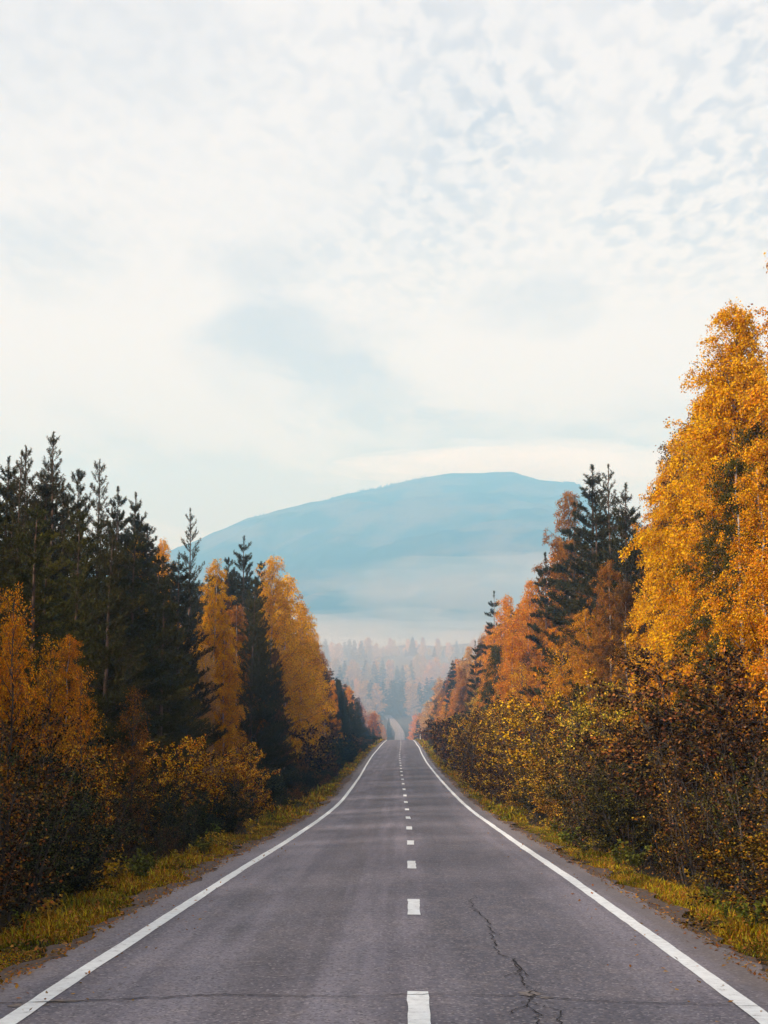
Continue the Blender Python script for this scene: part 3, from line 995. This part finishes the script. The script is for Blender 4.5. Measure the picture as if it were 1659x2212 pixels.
# ---- shrubs fronting the trees
for px, py, x, wide, col, lab in (
    (370, 1560, -6.0, 1.0, ORANGE, 'orange rounded shrub glowing against the dark pine trunks'),
    (540, 1600, -5.5, .9, ORANGE, 'small orange shrub beside the verge of the pine side'),
    (655, 1540, -6.3, 1.0, (.11, .06, .012), 'dull brown bush screening the trunks of the golden birches'),
    (645, 1640, -6.0, .8, BROWN, 'brown shrub below the big golden birches'),
    (732, 1575, -6.6, .7, YELLOW, 'bright yellow little shrub past the golden birches'),
    (55, 1500, -5.9, 1.1, (.50, .20, .010), 'orange brown shrub with glinting leaves below the slim orange sapling'),
    (130, 1530, -5.7, 1.0, (.56, .23, .010), 'bright orange shrub below the glowing orange sapling'),
    (185, 1610, -5.6, .9, (.40, .16, .012), 'rusty shrub beside the bright orange one on the pine side'),
    (500, 1690, -5.5, .8, (.62, .28, .010), 'low orange bush at the grass edge before the narrow golden birch'),
    (1262, 1438, 6.4, 1.1, GOLD, 'golden shrub with bright crest before the brown birch'),
    (1325, 1470, 6.0, .9, (.46, .36, .02), 'yellow green shrub beside the golden crested one'),
    (1150, 1480, 6.2, 1.0, AMBER, 'amber shrub with large glinting leaves beside the verge'),
    (1000, 1535, 6.6, 1.1, YELLOW, 'yellow rounded shrub by the verge below the orange birches'),
    (1075, 1490, 6.4, 1.1, OLIVE, 'olive shrub between the yellow and amber ones'),
    (1460, 1440, 6.2, 1.2, RUST, 'russet shrub under the giant golden birch'),
    (1580, 1400, 6.2, 1.2, BROWN, 'brown shrub with thin dark stems under the giant golden birch'),
):
    show('shrub_thin' if px < 200 else 'shrub', px, py, x, jitter(col, .05), lab, wide=wide)
for side, tab in ((-1, LEFT_S), (1, RIGHT_S)):
    sname = 'pine' if side < 0 else 'birch'
    for r_i, (x0, x1, step, drop) in enumerate(((4.7, 5.5, 1.6, 150), (5.9, 7.2, 2.0, 30))):
        if side > 0: x0, x1 = x0 - .35, x1 - .2
        y = 13.0
        while y < 390:
            x = side * RNG.uniform(x0, x1)
            dr = RNG.uniform(.3, 1.6) * drop * (1 if y < 60 else 60 / y)
            H, px = capped_height(x, y, tab, dr, .9 if r_i == 0 else 1.6, 5.2)
            if side < 0: col, nm = RNG.choice((((.060, .050, .008), 'olive'), ((.085, .040, .010), 'brown'), ((.16, .065, .012), 'russet'), ((.040, .042, .009), 'dull green'), ((.040, .042, .009), 'dull green')))
            else: col, nm = RNG.choice((((.075, .055, .008), 'olive'), ((.26, .125, .008), 'amber'), ((.15, .060, .010), 'russet'), ((.09, .042, .009), 'brown'), ((.09, .042, .009), 'brown')))
            if side > 0 and 40 < y < 220 and RNG.random() < .4: col, nm = (.42, .20, .008), 'amber'
            kind = 'shrub_thin' if (y < 60 and RNG.random() < (.8 if side < 0 else .5)) else lod(y, 'shrub')
            plant(kind, x, y, H, jitter(col, .2), f'{nm} shrub {"on the verge edge" if r_i == 0 else "under the trees"}, {sname} side, {near(side, y)}',
                  f'{nm} shrubs {"on the verge edge" if r_i == 0 else "under the trees"}, {sname} side {near(side, y)}', wide=RNG.uniform(.85, 1.2) * (1.25 if H < 2.2 else 1))
            y += (step + y * .02) * RNG.uniform(.7, 1.3)

# ---- beyond the crest: trees along the falling and rising road, then the wooded rise
for side, tab in ((-1, LEFT), (1, RIGHT)):
    y = 400.0
    while y < 1120:
        x = float(road_x(y)) + side * RNG.uniform(7, 9 + y * .025)
        tabf = [(690, 1440), (735, 1470), (760, 1500), (800, 1520), (830, 1552), (880, 1556), (905, 1540), (940, 1500), (980, 1460)]
        H, px = capped_height(x, y, tabf, RNG.uniform(-6, 22), 5.0, 19.0)
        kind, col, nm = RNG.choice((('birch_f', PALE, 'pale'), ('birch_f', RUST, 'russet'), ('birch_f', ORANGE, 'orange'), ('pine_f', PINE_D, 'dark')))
        plant(kind, x, y, H, jitter(col), f'hazy {nm} {"birch" if kind == "birch_f" else "pine"} along the road beyond the crest', f'hazy {nm} trees beyond the crest',
              wide=RNG.uniform(1.0, 1.35))
        y += 9 + y * .01


def far_row(y0, y1, n, pxa, pxb, rows_, conifer, where):
    for i in range(n):
        px = pxa + (pxb - pxa) * (i + RNG.random()) / n
        y = RNG.uniform(y0, y1)
        x = (px - 870) / F * y
        py = row_of(rows_, px) + RNG.uniform(-14, 22)
        H = max(9, min(27, top_at(x, y, py) - float(ground_z(x, y))))
        con = RNG.random() < conifer(px)
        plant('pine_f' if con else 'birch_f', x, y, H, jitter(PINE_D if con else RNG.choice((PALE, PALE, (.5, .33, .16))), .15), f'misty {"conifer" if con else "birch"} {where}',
              f'misty {"conifers" if con else "birches"} {where}', wide=RNG.uniform(1.1, 1.6))


far_row(1170, 1240, 34, 690, 1010, [(690, 1450), (735, 1436), (770, 1450), (790, 1446), (860, 1446), (885, 1460), (905, 1440), (1010, 1430)],
        lambda p: .8 if (735 < p < 765 or 785 < p < 878 or p > 895) else .05, 'at the foot of the wooded rise')
far_row(1330, 1400, 34, 680, 1020, [(680, 1412), (850, 1408), (1020, 1405)], lambda p: .45 if p < 900 or 925 < p < 960 else .1, 'halfway up the wooded rise')
far_row(1540, 1620, 40, 670, 1030, [(670, 1385), (730, 1378), (870, 1384), (1030, 1390)], lambda p: .35, 'along the top of the wooded rise')

# ------------------------------------------------------------------ verge: grass, fallen leaves, weeds
def verge_points(n, ya, yb, r, dl, power=1.0):
    u = r.random(n)
    y = ya * (yb / ya) ** u if power else r.uniform(ya, yb, n)
    side = np.where(r.random(n) < .5, -1.0, 1.0)
    wl = np.where(side < 0, 1.65, 1.30)
    t = r.beta(1.2, 1.5, n)
    off = np.where(side < 0, 3.04, 3.02) + .16 * vnoise(y * .9, side * 7, 91) + t * wl * (1 + .5 * vnoise(y * .3, side * 3, 92))
    x = road_x(y) + side * off
    return x, y, t


def grass():
    r = np.random.default_rng(77)
    Vs, Qs, n0 = [], [], 0
    for n, ya, yb, h0, w0 in ((150000, 10.0, 60.0, .085, .008), (45000, 50.0, 200.0, .15, .028), (14000, 180.0, 390.0, .24, .09)):
        x, y, t = verge_points(n, ya, yb, r, 0)
        keep = r.random(n) < np.clip(.55 + 1.6 * vnoise(x * 1.6, y * 1.1, 94) + .8 * t, 0.12, 1)
        x, y, t = x[keep], y[keep], t[keep]; n = len(x)
        z = ground_z(x, y) - .01
        tall = np.clip(.6 + 2.2 * vnoise(x * .9, y * .7, 95), .2, 1.9) * np.where(r.random(n) < .03, 2.0, 1.0)
        h = h0 * .85 * r.uniform(.35, 1.25, n) * (.45 + .9 * t) * tall * 1.3
        a = r.uniform(0, 6.283, n); l = r.uniform(.2, 1.1, n) * h
        sx, sy = np.cos(a + 1.57) * w0, np.sin(a + 1.57) * w0
        B0 = np.stack([x - sx, y - sy, z], -1); B1 = np.stack([x + sx, y + sy, z], -1)
        M = np.stack([x + np.cos(a) * l * .35, y + np.sin(a) * l * .35, z + h * .62], -1)
        S = np.stack([sx, sy, sx * 0], -1) * .7
        T = np.stack([x + np.cos(a) * l, y + np.sin(a) * l, z + h * .95], -1)
        V = np.stack([B0, B1, M + S, T, M - S], 1).reshape(-1, 3)
        Vs.append(V); b = np.arange(n)[:, None] * 5 + n0
        Qs.append((b + np.array([[0, 1, 2, 4]]), b + np.array([[4, 2, 3]]))); n0 += len(V)
    me = make_mesh('grass', np.concatenate(Vs), np.concatenate([q for q, _ in Qs]), np.concatenate([t for _, t in Qs]))
    me.materials.append(GRASSM)
    o = link('grass', me, kind='stuff', label='yellow green grass along both road verges', category='grass')
    o.color = (.46, .285, .012, 1)


def fallen():
    r = np.random.default_rng(78)
    n = 16000
    side = np.where(r.random(n) < .5, -1.0, 1.0)
    y = 10 * (12.0) ** r.random(n)
    off = 3.08 + np.abs(r.normal(0, .5, n)) + (r.random(n) < .35) * r.uniform(0, 2, n) - (r.random(n) < .05) * r.uniform(0, 1.2, n)
    x = road_x(y) + side * off
    onroad = off < 3.25
    z = np.where(onroad, road_surface(x, y) + .012, ground_z(x, y) + r.uniform(.02, .12, n))
    P = np.stack([x, y, z], -1)
    D = np.concatenate([r.normal(0, 1, (n, 2)), r.normal(0, .15, (n, 1))], 1)
    me = leaves_mesh('fallen_leaves', P, D, .045, r, LEAF, .7, 3.0)
    o = link('fallen_leaves', me, kind='stuff', label='fallen brown leaves scattered along the road edges', category='leaves')
    o.color = (.42, .19, .03, 1)


grass()
fallen()


def weed(seed, H=.7):
    r = np.random.default_rng(seed); w = Wood(); LP, LD = [], []
    for i in range(6):
        a = r.uniform(0, 6.3)
        S = bend((0, 0, -.03), (math.cos(a) * .5, math.sin(a) * .5, 1), H * r.uniform(.5, 1), r, 6, .1, .25)
        w.tube(S, .006, .002, 4)
        m = 26
        LP.append(along(S, r.uniform(.25, 1.0, m))); LD.append(r.normal(0, 1, (m, 3)) * np.array([1, 1, .4]))
    return w.mesh('weed_stem', BARK_D), leaves_mesh('weed_leaf', np.concatenate(LP), np.concatenate(LD), .085, r, LEAF, .6, .9), H


WEEDS = [weed(s) for s in (201, 202, 203)]
for i in range(64):
    side = -1 if i % 5 < 3 else 1
    y = 13 * (6.5 ** RNG.random())
    x = float(road_x(y)) + side * (RNG.uniform(3.9, 4.9) if side < 0 else RNG.uniform(3.7, 4.6))
    st, lf, h = WEEDS[i % 3]
    s = RNG.uniform(.45, .95)
    sn = 'pine' if side < 0 else 'birch'
    yel = RNG.random() < .6
    o = link('weed', None, None, label=f'{"yellow" if yel else "green"} leafy weed in the grass on the {sn} side verge', category='weed',
             group=f'{"yellow" if yel else "green"} weeds on the {sn}-side verge')
    o.location = (x, y, float(ground_z(x, y))); o.scale = (s, s, s); o.rotation_euler = (0, 0, RNG.uniform(0, 6.28))
    link('stem', st, o)
    link('leaves', lf, o).color = (*jitter((.50, .32, .025) if yel else (.16, .17, .02), .2), 1)

# small white post by the road near the crest
yp = 300.0
xp = float(road_x(yp)) + 4.0
w = Wood()
w.tube([(0, 0, -.3), (0, 0, 1.05), (0, 0, 1.2)], np.array([.075, .07, .05]), 0, 8)
m_post = plain_mat('white_post', (.75, .74, .72), (.6, .58, .56), 6)
post = link('marker_post', w.mesh('marker_post', m_post), label='small white marker post by the road near the crest', category='post')
post.location = (xp, yp, float(ground_z(xp, yp)))
cap = Wood(); cap.tube([(0, 0, .85), (0, 0, .98)], np.array([.079, .078]), 0, 8)
link('band', cap.mesh('band', TAR), post)


# ------------------------------------------------------------------ haze
def haze():
    x0, x1, y0, y1, z0, z1 = -2450, 2450, -150, 4850, -40, 860
    V = np.array([(x, y, z) for z in (z0, z1) for y in (y0, y1) for x in (x0, x1)])
    Q = [(0, 2, 3, 1), (4, 5, 7, 6), (0, 1, 5, 4), (2, 6, 7, 3), (0, 4, 6, 2), (1, 3, 7, 5)]
    m, nt, out = new_mat('haze_air')
    v = nt.nodes.new('ShaderNodeVolumePrincipled')
    v.inputs['Color'].default_value = (.235, .59, 1.0, 1)
    v.inputs['Absorption Color'].default_value = (1, 1, 1, 1)
    v.inputs['Density'].default_value = .00046
    v.inputs['Anisotropy'].default_value = 0.0
    nt.links.new(v.outputs[0], out.inputs['Volume'])
    me = make_mesh('haze', V, Q); me.materials.append(m)
    link('haze', me, kind='stuff', label='pale blue haze filling the valley air', category='haze')


def mist_bank(x, y, z, rx, ry, rz, density, seed, label):
    r = np.random.default_rng(seed)
    u, v = np.linspace(0, 2 * np.pi, 40, endpoint=False), np.linspace(.02, np.pi - .02, 20)
    U, W = np.meshgrid(u, v)
    d = np.stack([np.cos(U) * np.sin(W), np.sin(U) * np.sin(W), np.cos(W)], -1)
    k = 1 + .55 * vnoise(d[..., 0] * 3 + 9 + seed, d[..., 2] * 3 + d[..., 1] * 2 + 9, seed) + .35 * vnoise(d[..., 0] * 7 + 30, d[..., 2] * 7 + d[..., 1] * 5 + 30, seed + 1)
    k[:, :] = k * (.55 + .45 * np.sin(W))
    V = (d * k[..., None] * np.array([rx, ry, rz]) + np.array([x, y, z])).reshape(-1, 3)
    i = (np.arange(19)[:, None] * 40); j = np.arange(40)[None, :]; j2 = (j + 1) % 40
    Q = np.stack([i + j, i + 40 + j, i + 40 + j2, i + j2], -1).reshape(-1, 4)
    m, nt, out = new_mat('mist_air')
    vp = nt.nodes.new('ShaderNodeVolumePrincipled')
    vp.inputs['Color'].default_value = (1, .98, .97, 1); vp.inputs['Absorption Color'].default_value = (1, 1, 1, 1)
    vp.inputs['Density'].default_value = density
    nt.links.new(vp.outputs[0], out.inputs['Volume'])
    me = make_mesh('mist', V, Q); me.materials.append(m)
    link('mist', me, kind='stuff', label=label, category='mist')


mist_bank(20, 1480, 78, 420, 190, 42, .0012, 3, 'pale mist lying over the wooded rise')
mist_bank(420, 2600, 250, 560, 220, 95, .0012, 5, 'thin mist drifting across the lower hill')
mist_bank(0, 1000, 30, 330, 260, 40, .0004, 8, 'faint mist in the dip beyond the crest')


haze()
mist_bank(360, 3950, 718, 520, 180, 70, .0035, 11, 'low cloud brushing the top of the blue hill')
mist_bank(-120, 2150, 150, 420, 180, 40, .0014, 14, 'pale mist pooled at the foot of the hill')
